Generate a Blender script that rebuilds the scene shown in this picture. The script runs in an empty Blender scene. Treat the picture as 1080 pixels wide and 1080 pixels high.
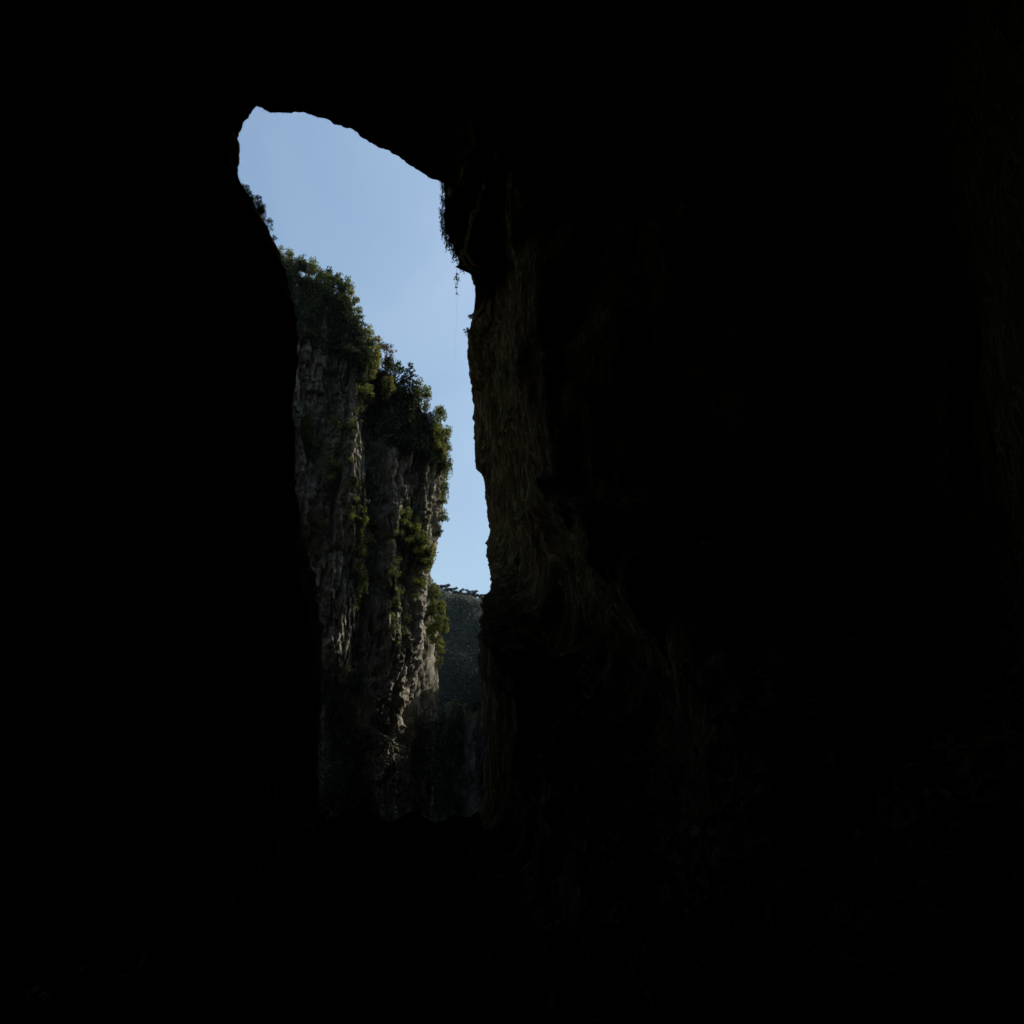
import bpy, math, random
import numpy as np
from mathutils import Vector
from mathutils.bvhtree import BVHTree

R = math.radians
scene = bpy.context.scene
col = scene.collection
random.seed(7)
rng = np.random.default_rng(11)

# ------------------------------------------------------------------ camera, sky, sun, exposure
FOCAL = 1060.0                      # focal length in pixels of a 1080 px frame
PITCH = math.atan(410 / FOCAL)      # the horizon lies 410 px under the middle of the frame
CAM = Vector((0.0, 0.0, 1.7))
cam_data = bpy.data.cameras.new('camera')
cam_data.sensor_width = 36.0
cam_data.lens = 36.0 * FOCAL / 1080.0
cam_data.clip_start = 0.1
cam_data.clip_end = 6000.0
cam = bpy.data.objects.new('camera', cam_data)
cam.location = CAM
cam.rotation_euler = (math.pi / 2 + PITCH, 0, 0)
col.objects.link(cam)
scene.camera = cam

SUN_AZ, SUN_EL = R(61), R(41)       # azimuth from +Y towards +X
world = bpy.data.worlds.new('World')
scene.world = world
world.use_nodes = True
wn, wl = world.node_tree.nodes, world.node_tree.links
wn.clear()
w_out = wn.new('ShaderNodeOutputWorld')
w_bg = wn.new('ShaderNodeBackground')
w_sky = wn.new('ShaderNodeTexSky')
w_sky.sky_type = 'NISHITA'
w_sky.sun_disc = False
w_sky.sun_elevation = SUN_EL
w_sky.sun_rotation = SUN_AZ
w_sky.air_density = 1.0
w_sky.dust_density = 1.8
w_sky.ozone_density = 0.0
w_bg.inputs['Strength'].default_value = 0.11
w_tc = wn.new('ShaderNodeTexCoord')
w_nz = wn.new('ShaderNodeTexNoise')
w_nz.inputs['Scale'].default_value = 5.0
w_nz.inputs['Detail'].default_value = 5.0
w_nz.inputs['Distortion'].default_value = 0.6
wl.new(w_tc.outputs['Generated'], w_nz.inputs['Vector'])
w_rp = wn.new('ShaderNodeMapRange')
w_rp.inputs['From Min'].default_value = 0.42
w_rp.inputs['From Max'].default_value = 0.75
w_rp.inputs['To Min'].default_value = 0.0
w_rp.inputs['To Max'].default_value = 0.10
wl.new(w_nz.outputs['Fac'], w_rp.inputs['Value'])
w_tint = wn.new('ShaderNodeMix'); w_tint.data_type = 'RGBA'; w_tint.blend_type = 'MULTIPLY'
w_tint.inputs[0].default_value = 1.0
w_tint.inputs[7].default_value = (0.94, 1.02, 0.975, 1)
w_sep = wn.new('ShaderNodeSeparateXYZ')
wl.new(w_tc.outputs['Generated'], w_sep.inputs[0])
w_el = wn.new('ShaderNodeMapRange')        # the photograph's sky is nearly even from the ridge up to the arch
w_el.inputs['From Min'].default_value = 0.25
w_el.inputs['From Max'].default_value = 0.72
w_el.inputs['To Min'].default_value = 0.87
w_el.inputs['To Max'].default_value = 1.12
wl.new(w_sep.outputs['Z'], w_el.inputs['Value'])
w_flat = wn.new('ShaderNodeVectorMath'); w_flat.operation = 'SCALE'
wl.new(w_sky.outputs[0], w_flat.inputs[0])
wl.new(w_el.outputs[0], w_flat.inputs['Scale'])
wl.new(w_flat.outputs[0], w_tint.inputs[6])
w_veil = wn.new('ShaderNodeMix'); w_veil.data_type = 'RGBA'      # thin high cloud
w_veil.inputs[7].default_value = (6.0, 6.6, 7.2, 1)
wl.new(w_rp.outputs[0], w_veil.inputs[0])
wl.new(w_tint.outputs[2], w_veil.inputs[6])
wl.new(w_veil.outputs[2], w_bg.inputs['Color'])
wl.new(w_bg.outputs[0], w_out.inputs['Surface'])

sun_data = bpy.data.lights.new('sun', 'SUN')
sun_data.energy = 3.0
sun_data.angle = R(0.5)
sun_data.color = (1.0, 0.93, 0.82)
sun = bpy.data.objects.new('sun', sun_data)
sdir = Vector((math.sin(SUN_AZ) * math.cos(SUN_EL), math.cos(SUN_AZ) * math.cos(SUN_EL), math.sin(SUN_EL)))
sun.rotation_euler = sdir.to_track_quat('Z', 'Y').to_euler()
sun.location = sdir * 900
col.objects.link(sun)

scene.view_settings.view_transform = 'Standard'
scene.view_settings.look = 'None'
scene.view_settings.exposure = 0.74
scene.view_settings.gamma = 1.0


# ------------------------------------------------------------------ helpers
def px(u, v, D):
    """the point at depth y = D seen at pixel (u, v) of the 1080 px photograph"""
    a, b = (u - 540) / FOCAL, (540 - v) / FOCAL
    dy = math.cos(PITCH) - b * math.sin(PITCH)
    dz = math.sin(PITCH) + b * math.cos(PITCH)
    return Vector((a / dy * D, D, CAM.z + dz / dy * D))


def ray(u, v):
    p = px(u, v, 1.0)
    return Vector((p.x, p.y, p.z - CAM.z)).normalized()


_perm = np.random.default_rng(3).permutation(512)
_perm = np.concatenate([_perm, _perm]).astype(np.int64)
_grad = np.random.default_rng(5).normal(size=(512, 3))
_grad /= np.linalg.norm(_grad, axis=1)[:, None]


def perlin(p):
    p = np.asarray(p, dtype=np.float64)
    i = np.floor(p).astype(np.int64)
    f = p - i
    w = f * f * f * (f * (f * 6 - 15) + 10)
    i &= 511

    def g(dx, dy, dz):
        h = _perm[(_perm[(_perm[(i[:, 0] + dx) & 511] + i[:, 1] + dy) & 511] + i[:, 2] + dz) & 511]
        return np.einsum('ij,ij->i', _grad[h], f - np.array([dx, dy, dz]))
    x0 = g(0, 0, 0) * (1 - w[:, 0]) + g(1, 0, 0) * w[:, 0]
    x1 = g(0, 1, 0) * (1 - w[:, 0]) + g(1, 1, 0) * w[:, 0]
    x2 = g(0, 0, 1) * (1 - w[:, 0]) + g(1, 0, 1) * w[:, 0]
    x3 = g(0, 1, 1) * (1 - w[:, 0]) + g(1, 1, 1) * w[:, 0]
    y0 = x0 * (1 - w[:, 1]) + x1 * w[:, 1]
    y1 = x2 * (1 - w[:, 1]) + x3 * w[:, 1]
    return (y0 * (1 - w[:, 2]) + y1 * w[:, 2]) * 1.6


def fbm(p, scale, octaves=4, gain=0.5, stretch=(1, 1, 1), ridged=False, seed=0.0):
    q = np.asarray(p) * (np.array(stretch) / scale) + seed
    out, amp = np.zeros(len(q)), 1.0
    for _ in range(octaves):
        n = perlin(q)
        if ridged:
            n = 1 - 2 * np.abs(n)
        out += amp * n
        q = q * 2.03 + 17.3
        amp *= gain
    return out


def sstep(a, b, x):
    t = np.clip((np.asarray(x, dtype=float) - a) / (b - a), 0, 1)
    return t * t * (3 - 2 * t)


def tag(o, label=None, cat=None, group=None, kind=None):
    if label: o['label'] = label
    if cat: o['category'] = cat
    if group: o['group'] = group
    if kind: o['kind'] = kind
    return o


def mesh_obj(name, verts, faces, mat, parent=None, smooth=True):
    me = bpy.data.meshes.new(name)
    v = np.asarray(verts, dtype=np.float32)
    f = np.asarray(faces, dtype=np.int32)
    n, k = f.shape
    me.vertices.add(len(v))
    me.vertices.foreach_set('co', v.ravel())
    me.loops.add(n * k)
    me.loops.foreach_set('vertex_index', f.ravel())
    me.polygons.add(n)
    me.polygons.foreach_set('loop_start', np.arange(0, n * k, k, dtype=np.int32))
    me.polygons.foreach_set('loop_total', np.full(n, k, dtype=np.int32))
    me.update(calc_edges=True)
    me.validate()
    me.polygons.foreach_set('use_smooth', np.full(len(me.polygons), smooth, dtype=bool))
    me.materials.append(mat)
    o = bpy.data.objects.new(name, me)
    col.objects.link(o)
    if parent: o.parent = parent
    return o


def grid_faces(n, m, wrap):
    """n rows (rings) of m points"""
    j = np.arange(m if wrap else m - 1)
    i = np.arange(n - 1)
    I, J = np.meshgrid(i, j, indexing='ij')
    J2 = (J + 1) % m
    return np.stack([I * m + J, I * m + J2, (I + 1) * m + J2, (I + 1) * m + J], -1).reshape(-1, 4)


def grid_normals(P, wrap):
    """P[n, m, 3] -> unit normals"""
    if wrap:
        dm = np.roll(P, -1, 1) - np.roll(P, 1, 1)
    else:
        dm = np.gradient(P, axis=1)
    dn = np.gradient(P, axis=0)
    N = np.cross(dm, dn)
    L = np.linalg.norm(N, axis=2, keepdims=True)
    return N / np.maximum(L, 1e-6)


def bvh_of(o):
    me = o.data
    return BVHTree.FromPolygons([v.co[:] for v in me.vertices], [p.vertices[:] for p in me.polygons])


# ------------------------------------------------------------------ materials
def new_mat(name):
    m = bpy.data.materials.new(name)
    m.use_nodes = True
    n, l = m.node_tree.nodes, m.node_tree.links
    n.clear()
    out = n.new('ShaderNodeOutputMaterial')
    return m, n, l, out


def ramp(n, stops):
    r = n.new('ShaderNodeValToRGB')
    e = r.color_ramp.elements
    while len(e) < len(stops): e.new(0.5)
    for k, (p, c) in enumerate(stops):
        e[k].position = p
        e[k].color = (*c, 1)
    return r


def rock_mat(name, dark, mid, pale, tan, rough=0.9, bump=0.6, fine=1.0, gloss=0.2, soil_shade=False):
    m, n, l, out = new_mat(name)
    tc = n.new('ShaderNodeTexCoord')

    def noise(scale, stretch, detail=6, rough_=0.6, dist=0.0):
        mp = n.new('ShaderNodeMapping')
        mp.inputs['Scale'].default_value = stretch
        l.new(tc.outputs['Object'], mp.inputs['Vector'])
        t = n.new('ShaderNodeTexNoise')
        t.inputs['Scale'].default_value = scale
        t.inputs['Detail'].default_value = detail
        t.inputs['Roughness'].default_value = rough_
        t.inputs['Distortion'].default_value = dist
        l.new(mp.outputs[0], t.inputs['Vector'])
        return t
    streak = noise(0.32, (1, 1, 0.13), 8, 0.62, 0.4)
    patch = noise(0.055, (1, 1, 0.6), 5, 0.6)
    grain = noise(1.1 * fine, (1, 1, 0.5), 8, 0.7)
    r1 = ramp(n, [(0.30, dark), (0.47, mid), (0.62, mid), (0.78, pale)])
    l.new(streak.outputs['Fac'], r1.inputs[0])
    mx = n.new('ShaderNodeMix'); mx.data_type = 'RGBA'
    r2 = ramp(n, [(0.48, (0, 0, 0)), (0.66, (1, 1, 1))])
    l.new(patch.outputs['Fac'], r2.inputs[0])
    l.new(r2.outputs[0], mx.inputs[0])
    l.new(r1.outputs[0], mx.inputs[6])
    mx.inputs[7].default_value = (*tan, 1)
    mu = n.new('ShaderNodeMix'); mu.data_type = 'RGBA'; mu.blend_type = 'MULTIPLY'
    mu.inputs[0].default_value = 1.0
    r3 = ramp(n, [(0.25, (0.45, 0.45, 0.45)), (0.75, (1.35, 1.35, 1.35))])
    l.new(grain.outputs['Fac'], r3.inputs[0])
    l.new(mx.outputs[2], mu.inputs[6])
    l.new(r3.outputs[0], mu.inputs[7])
    vein = noise(0.5, (1, 1, 0.16), 4, 0.55, 0.8)
    rv = ramp(n, [(0.478, (0, 0, 0)), (0.50, (1, 1, 1)), (0.522, (0, 0, 0))])
    l.new(vein.outputs['Fac'], rv.inputs[0])
    mv = n.new('ShaderNodeMix'); mv.data_type = 'RGBA'
    mm = n.new('ShaderNodeMath'); mm.operation = 'MULTIPLY'
    l.new(rv.outputs[0], mm.inputs[0]); mm.inputs[1].default_value = 0.65
    l.new(mm.outputs[0], mv.inputs[0]); l.new(mu.outputs[2], mv.inputs[6])
    mv.inputs[7].default_value = (*[min(0.65, c * 1.35) for c in pale], 1)
    gap = noise(0.8, (1, 1, 0.2), 3, 0.5, 0.6)
    rg_ = ramp(n, [(0.47, (1, 1, 1)), (0.495, (0.15, 0.15, 0.15)), (0.52, (1, 1, 1))])
    l.new(gap.outputs['Fac'], rg_.inputs[0])
    mg = n.new('ShaderNodeMix'); mg.data_type = 'RGBA'; mg.blend_type = 'MULTIPLY'
    mg.inputs[0].default_value = 0.8
    l.new(mv.outputs[2], mg.inputs[6]); l.new(rg_.outputs[0], mg.inputs[7])
    mu = mg
    if soil_shade:        # moss and earth, plus a dark coat standing in for shade on the shoulder
        at = n.new('ShaderNodeAttribute'); at.attribute_name = 'soil_shade'
        ms = n.new('ShaderNodeMix'); ms.data_type = 'RGBA'
        l.new(at.outputs['Fac'], ms.inputs[0]); l.new(mu.outputs[2], ms.inputs[6])
        ms.inputs[7].default_value = (0.062, 0.058, 0.02, 1)
        mu = ms
    bs = n.new('ShaderNodeBsdfPrincipled')
    bs.inputs['Roughness'].default_value = rough
    bs.inputs['Specular IOR Level'].default_value = gloss
    l.new(mu.outputs[2], bs.inputs['Base Color'])
    add = n.new('ShaderNodeMath'); add.operation = 'ADD'
    l.new(streak.outputs['Fac'], add.inputs[0])
    ml = n.new('ShaderNodeMath'); ml.operation = 'MULTIPLY'
    l.new(grain.outputs['Fac'], ml.inputs[0]); ml.inputs[1].default_value = 0.6
    l.new(ml.outputs[0], add.inputs[1])
    bp = n.new('ShaderNodeBump')
    bp.inputs['Strength'].default_value = bump
    bp.inputs['Distance'].default_value = 1.6
    l.new(add.outputs[0], bp.inputs['Height'])
    l.new(bp.outputs[0], bs.inputs['Normal'])
    l.new(bs.outputs[0], out.inputs['Surface'])
    return m


def leaf_mat(name, a, b, trans, noise_scale=0.9, tmix=0.4):
    m, n, l, out = new_mat(name)
    geo = n.new('ShaderNodeNewGeometry')
    tx = n.new('ShaderNodeTexNoise')
    tx.inputs['Scale'].default_value = noise_scale
    tx.inputs['Detail'].default_value = 4
    l.new(geo.outputs['Position'], tx.inputs['Vector'])
    oi = n.new('ShaderNodeObjectInfo')
    ad = n.new('ShaderNodeMath'); ad.operation = 'MULTIPLY_ADD'
    l.new(oi.outputs['Random'], ad.inputs[0]); ad.inputs[1].default_value = 0.35
    l.new(tx.outputs['Fac'], ad.inputs[2])
    r = ramp(n, [(0.38, a), (0.95, b)])
    l.new(ad.outputs[0], r.inputs[0])
    d = n.new('ShaderNodeBsdfPrincipled')
    d.inputs['Roughness'].default_value = 0.7
    d.inputs['Specular IOR Level'].default_value = 0.15
    l.new(r.outputs[0], d.inputs['Base Color'])
    t = n.new('ShaderNodeBsdfTranslucent')
    mu = n.new('ShaderNodeMix'); mu.data_type = 'RGBA'; mu.blend_type = 'MULTIPLY'
    mu.inputs[0].default_value = 1.0
    l.new(r.outputs[0], mu.inputs[6]); mu.inputs[7].default_value = (*trans, 1)
    l.new(mu.outputs[2], t.inputs['Color'])
    ms = n.new('ShaderNodeMixShader')
    ms.inputs[0].default_value = tmix
    l.new(d.outputs[0], ms.inputs[1]); l.new(t.outputs[0], ms.inputs[2])
    l.new(ms.outputs[0], out.inputs['Surface'])
    return m


M_CAVE = rock_mat('cave_limestone', (0.03, 0.02, 0.009), (0.165, 0.112, 0.05), (0.42, 0.32, 0.17), (0.11, 0.085, 0.028), bump=0.8, gloss=0.05)
M_CLIFF = rock_mat('cliff_limestone', (0.055, 0.050, 0.041), (0.275, 0.248, 0.195), (0.52, 0.475, 0.385), (0.105, 0.10, 0.068), bump=1.0, soil_shade=True)
M_DARKROCK = rock_mat('gorge_limestone', (0.03, 0.03, 0.03), (0.09, 0.088, 0.085), (0.22, 0.21, 0.2), (0.05, 0.055, 0.035), bump=0.8, soil_shade=True)
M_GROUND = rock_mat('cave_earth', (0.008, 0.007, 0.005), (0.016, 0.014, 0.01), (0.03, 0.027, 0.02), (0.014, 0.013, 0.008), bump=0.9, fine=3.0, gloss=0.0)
M_STONE = rock_mat('wet_limestone', (0.08, 0.08, 0.08), (0.2, 0.2, 0.19), (0.4, 0.39, 0.37), (0.16, 0.15, 0.13), rough=0.25, fine=4.0, gloss=0.5)
M_LEAF = leaf_mat('broad_leaves', (0.048, 0.062, 0.022), (0.14, 0.15, 0.052), (1.5, 1.6, 0.6))
M_LEAF_YOUNG = leaf_mat('young_leaves', (0.085, 0.094, 0.028), (0.185, 0.182, 0.056), (1.5, 1.5, 0.6), tmix=0.45)
M_LEAF_DARK = leaf_mat('dark_leaves', (0.011, 0.018, 0.009), (0.033, 0.044, 0.018), (1.4, 1.5, 0.7), tmix=0.3)  # dark foliage; the shoulder thicket's shade is put into this colour too
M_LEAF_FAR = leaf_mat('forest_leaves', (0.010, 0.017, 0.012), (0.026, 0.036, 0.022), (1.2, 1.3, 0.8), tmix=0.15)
M_LEAF_DRY = leaf_mat('dry_leaves', (0.06, 0.05, 0.035), (0.13, 0.11, 0.07), (1.2, 1.1, 0.8), tmix=0.3)
M_LEAF_PALE = leaf_mat('pale_leaves', (0.10, 0.10, 0.085), (0.24, 0.24, 0.2), (1.2, 1.2, 1.0), tmix=0.25)
M_BARK = rock_mat('bark', (0.03, 0.025, 0.02), (0.07, 0.06, 0.05), (0.13, 0.11, 0.09), (0.06, 0.055, 0.045), fine=4.0, bump=0.4)

# ------------------------------------------------------------------ the cave
# outline of the cave mouth, traced in pixels and given its own depth (metres from the viewer)
MOUTH = [
    (270, 111, 150), (276, 113, 150), (282, 117, 150), (290, 119.5, 150), (299, 120, 150), (310, 119, 150), (320, 118.5, 149),
    (328, 121, 149), (337, 124, 149), (345, 126.5, 149), (356, 131, 149), (368, 135.5, 149), (378, 141, 149),
    (388, 147.5, 149), (397, 153.5, 149), (407, 158, 150), (416, 162.5, 150), (425, 169, 150), (433, 175, 150),
    (442, 180, 150), (450, 185.5, 151), (459, 190.5, 151), (467, 193, 151),
    (469, 202, 151), (470, 215, 151), (468, 228, 151), (470, 240, 151), (473, 252, 151), (479, 262, 151), (485, 273, 151), (490, 280, 151),
    (495, 287, 151), (500, 298, 151), (503, 308, 151), (505, 316, 151), (504.5, 325, 151), (502, 331, 151), (498, 337, 151), (496, 346, 151),
    (494, 355, 150), (493, 368, 150), (493, 382, 150), (495, 397, 150), (497, 412, 150), (499, 425, 150), (499.5, 440, 150),
    (500, 455, 150), (500, 470, 150), (500, 484, 150), (501.5, 493, 150), (505, 498, 149), (509, 503, 149), (511.5, 510, 149),
    (512, 522, 149), (513.5, 535, 149), (515, 548, 149), (516, 560, 149), (516.5, 567, 148), (513.5, 572, 148), (513, 580, 148),
    (514.5, 590, 148), (516, 602, 148), (517, 613, 147), (517.3, 621, 146), (513, 626, 141), (508.5, 629, 138), (507.5, 640, 137),
    (507, 655, 137), (506, 670, 137), (505, 685, 137), (504, 695, 137), (505, 705, 137), (507, 718, 137), (509, 732, 138),
    (510, 750, 138), (510.5, 775, 138), (511, 800, 138), (511, 830, 138), (509, 842, 138), (506, 852, 138), (496, 862, 138),
    (480, 858, 139), (460, 868, 140), (442, 860, 141), (420, 872, 142), (400, 863, 143), (378, 857, 144), (358, 866, 145),
    (346, 852, 146), (339, 838, 147), (337, 826, 148), (336, 800, 149), (337.5, 770, 150), (339, 745, 150), (340.5, 720, 150), (341, 700, 150),
    (340.5, 680, 150), (339, 660, 150), (337, 640, 150), (334.5, 622, 150), (330, 606, 150), (325.5, 594, 150), (322, 580, 150),
    (320, 566, 150), (317.5, 552, 150), (316, 538, 150), (313, 522, 150), (311.5, 505, 150), (311, 490, 150), (311.5, 472, 150),
    (311, 452, 150), (309, 436, 150), (308, 424, 150), (310.5, 408, 150), (313, 392, 150), (315, 378, 150), (314.5, 364, 150), (313, 345, 150),
    (311, 325, 150), (306, 303, 150), (301, 287, 150), (296, 270, 150), (292, 262, 150), (288, 254, 150), (285, 247, 150), (282, 240, 150),
    (275, 233, 150), (267, 224, 150), (261, 212, 150), (256, 204, 150), (252, 198, 150), (251, 190, 150), (251.5, 180, 150),
    (252.3, 168, 150), (253, 156, 150), (252, 150, 150), (249, 145, 150), (252, 139.5, 150), (256, 133, 150), (262, 124, 150), (266.5, 117, 150),
]


def lip_depth(i, d):
    # the roof and the unlit wall end nearer to the viewer than the brown wall does
    if i <= 22: return 112 + 10 * (i / 22.0)
    if i <= 44: return 122 + (150 - 122) * (i - 22) / 22.0
    if i <= 56: return d
    if i <= 68: return 149 + (118 - 149) * (i - 56) / 12.0
    if i <= 79: return 118
    if i <= 90: return 118 - 6 * (i - 79) / 11.0
    return 112


def build_cave():
    pts = np.array([px(u, v, lip_depth(i, d))[:] for i, (u, v, d) in enumerate(MOUTH)])
    nxt = np.roll(pts, -1, 0)
    seg = np.linalg.norm(nxt - pts, axis=1)
    cum = np.concatenate([[0], np.cumsum(seg)])
    n = 860
    s = np.linspace(0, cum[-1], n, endpoint=False)
    closed = np.vstack([pts, pts[:1]])
    ring = np.stack([np.interp(s, cum, closed[:, k]) for k in range(3)], 1)
    # index of outline corners -> arc length
    arc = lambda k: cum[k]
    i_top = 22; i_right_end = 79; i_floor_end = 88
    right = sstep(arc(i_top) - 8, arc(i_top) + 6, s) * (1 - sstep(arc(57), arc(68), s))
    floor_ = sstep(arc(i_right_end) - 2, arc(i_right_end) + 8, s) * (1 - sstep(arc(i_floor_end) - 6, arc(i_floor_end) + 4, s))
    # jag of the lip itself
    c0 = np.array([ring[:, 0].mean(), 0, ring[:, 2].mean()])
    out = ring - c0
    out[:, 1] = 0
    ln = np.linalg.norm(out, axis=1, keepdims=True)
    out /= ln
    edge_t = np.roll(ring, -1, 0) - np.roll(ring, 1, 0)
    en = np.stack([-edge_t[:, 2], np.zeros(n), edge_t[:, 0]], 1)
    en /= np.maximum(np.linalg.norm(en, axis=1, keepdims=True), 1e-6)
    if (en * out).sum() < 0: en = -en
    jag = en * (fbm(ring, 1.9, 4, 0.65) * 0.27)[:, None]
    ring0 = ring
    ring = ring + jag
    # chamber cross-section round the viewer
    ang = np.arctan2(ring[:, 2] - 62, ring[:, 0] + 20)
    ca, sa = np.cos(ang), np.sin(ang)
    rx = np.where(ca > 0, 76, 84)
    rz = np.where(sa > 0, 98, 66)
    ex = 2.6
    rad = 1 / ((np.abs(ca) / rx) ** ex + (np.abs(sa) / rz) ** ex) ** (1 / ex)
    cham = np.stack([-20 + ca * rad, np.zeros(n), 62 + sa * rad], 1)
    cone = lambda y: np.array(CAM) + (ring0 + jag * np.exp(-(y - ring[:, 1]).mean() / 1.3) - np.array(CAM)) * (y / ring[:, 1])[:, None]
    rows = []
    # outside: the mountain round the arch
    hull_r = 1 / ((np.abs(ca) / 190) ** 4 + (np.abs(sa) / np.where(sa > 0, 114, 90)) ** 4) ** 0.25
    hull = np.stack([-20 + ca * hull_r, np.zeros(n), 62 + sa * hull_r], 1)
    rows.append(np.tile(np.array([-20., -140., 60.]), (n, 1)))
    mid_ = np.array([-20, 0, 62])
    for yb, k in ((-138, 0.5), (-130, 0.8), (-110, 0.97), (-60, 1), (0, 1), (60, 1), (95, 1)):
        q = mid_ + (hull - mid_) * k
        q[:, 1] = yb
        rows.append(q)
    for e, k in ((12, 0.99), (16, 0.94), (18.5, 0.84), (19.5, 0.72), (19, 0.62), (17.5, 0.53), (15.5, 0.44), (13.5, 0.36),
                 (11.5, 0.28), (9.5, 0.205), (7.5, 0.145), (5.8, 0.097), (4.2, 0.058), (2.9, 0.030), (1.9, 0.014), (1.1, 0.006), (0.5, 0.002)):
        q = cone(ring[:, 1] + e)
        q = q + (hull - q) * (k * np.array([1, 0, 1]))
        rows.append(q)
    lip_row = len(rows)
    rows.append(ring)
    ds = list(np.arange(0.45, 46, 0.45)) + list(np.arange(46, 80, 1.4)) + list(np.arange(81, 150, 5)) + [158, 168, 178, 188, 196, 202, 206]
    y_lip = ring[:, 1]
    for d in ds:
        fast = sstep(0, 30, d + 3.2) - sstep(0, 30, 3.2) * (1 - min(d / 30, 1))
        slope = (0.10 * min(d, 12) + 0.30 * max(0, min(d, 34) - 12))
        slow = np.minimum(slope / np.maximum(cham[:, 0] - ring[:, 0], 20), 0.9)
        slow = slow + (1 - slow) * sstep(29, 46, d)
        flo = sstep(0, 85, d) ** 0.9
        w = fast * (1 - right - floor_) + slow * right + flo * floor_
        q = ring0 + jag * math.exp(-d / 1.3) + (cham - ring0) * w[:, None]
        base_y = y_lip - d + (150 - y_lip) * sstep(10, 150, d)
        q[:, 1] = base_y
        if d > 150:
            k = math.sqrt(max(0.0, 1 - ((d - 150) / 57.0) ** 2))
            ctr = np.array([-20, 0, 62])
            yy = q[:, 1].copy()
            q = ctr + (q - ctr) * k
            q[:, 1] = yy
        rows.append(q)
    rows.append(np.tile(np.array([-20., -57.5, 62.]), (n, 1)))
    P = np.array(rows)
    N = grid_normals(P, True)
    cc = np.array([-20, 0, 62]) - P[lip_row + 20]
    if (N[lip_row + 20][:, [0, 2]] * cc[:, [0, 2]]).sum() < 0: N = -N      # towards the void
    flat = P.reshape(-1, 3)
    # rough rock: large bulges, hanging draperies, ledges
    k = np.arange(len(P))[:, None] * np.ones((1, n))
    inner = np.clip((k - lip_row) / 22.0, 0, 1)
    outer = np.clip((lip_row - k) / 8.0, 0, 1)
    amt = np.where(k >= lip_row, inner, outer).reshape(-1)
    amt = sstep(0, 1, amt)
    is_floor = np.tile(floor_, len(P))
    big = fbm(flat, 26, 3, 0.5, seed=3.1) * 2.2
    drap = fbm(flat, 5.5, 5, 0.55, (1, 1, 0.22), ridged=True, seed=9.7) * 0.75
    ledge = fbm(flat, 6, 4, 0.6, (1, 1, 0.5), seed=21.0) * 0.5
    fine = fbm(flat, 1.7, 4, 0.6, (1, 1, 0.5), seed=2.0) * 0.22
    disp = (big + (drap + ledge) * (1 - 0.4 * is_floor) + fine) * amt + fine * 0.3
    disp = np.where(is_floor > 0.5, disp * 0.6, disp)
    lipside = np.where(k >= lip_row, 1 - sstep(0, 1, (k - lip_row - 40) / 45.0), 1.0).reshape(-1)
    disp = disp - 3.1 * amt * lipside * (1 - is_floor)
    # keep clear of the viewer, and never grow across the traced lip
    P2 = flat + N.reshape(-1, 3) * disp[:, None]
    near = np.repeat(np.concatenate([np.zeros(lip_row), [0], np.array(ds) , [206]])[:, None], n, 1).reshape(-1)
    faces = grid_faces(len(P), n, True)
    lo_f = faces[:, 0] % n
    sector = np.where(floor_[lo_f] > 0.5, 0, np.where(right[lo_f] > 0.5, 1, np.where((s[lo_f] < arc(i_top)) | (s[lo_f] > cum[-1] - 12), 2, 3)))
    Pn = P2.reshape(len(P), n, 3)
    up = np.abs(grid_normals(Pn, True)[:, :, 2]).reshape(-1)[faces[:, 0]]
    f_row = faces[:, 0] // n
    sector = np.where((up > 0.62) & (P2[faces[:, 0], 2] < 30) & (f_row > lip_row), 0, sector)
    names = {0: ('ground', M_GROUND), 1: ('cave_wall', M_CAVE), 2: ('cave_roof', M_CAVE), 3: ('cave_wall', M_CAVE)}
    labels = {0: ('dark earth and rubble floor of the cave, rising to the mouth', 'ground'),
              1: ('brown cave wall draped with flowstone, faintly lit beside the bright opening', 'cave wall'),
              2: ('black cave roof arching over the bright opening', 'cave roof'),
              3: ('unlit black cave wall opposite the brown one, hiding the cliff behind it', 'cave wall')}
    objs = {}
    for sec in (3, 2, 1, 0):
        f = faces[sector == sec]
        ids, inv = np.unique(f, return_inverse=True)
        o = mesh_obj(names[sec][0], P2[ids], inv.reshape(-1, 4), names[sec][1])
        tag(o, labels[sec][0], labels[sec][1], kind='structure')
        objs[sec] = o
    return objs


cave = build_cave()


# ------------------------------------------------------------------ cliffs of the gorge
def interp_px(samples, D, axis_from, axis_to):
    """pixel samples at depth D -> function of one world axis giving another"""
    w = np.array([px(u, v, D(u, v) if callable(D) else D)[:] for u, v in samples])
    o = np.argsort(w[:, axis_from])
    return lambda t: np.interp(t, w[o, axis_from], w[o, axis_to])


def edge_ratio(samples, fade):
    w = np.array([px(u, v, 1.0)[:] for u, v in samples])
    zz, rr = w[:, 2] - CAM.z, w[:, 0]
    o = np.argsort(zz)
    return zz[o], rr[o], fade


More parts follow.
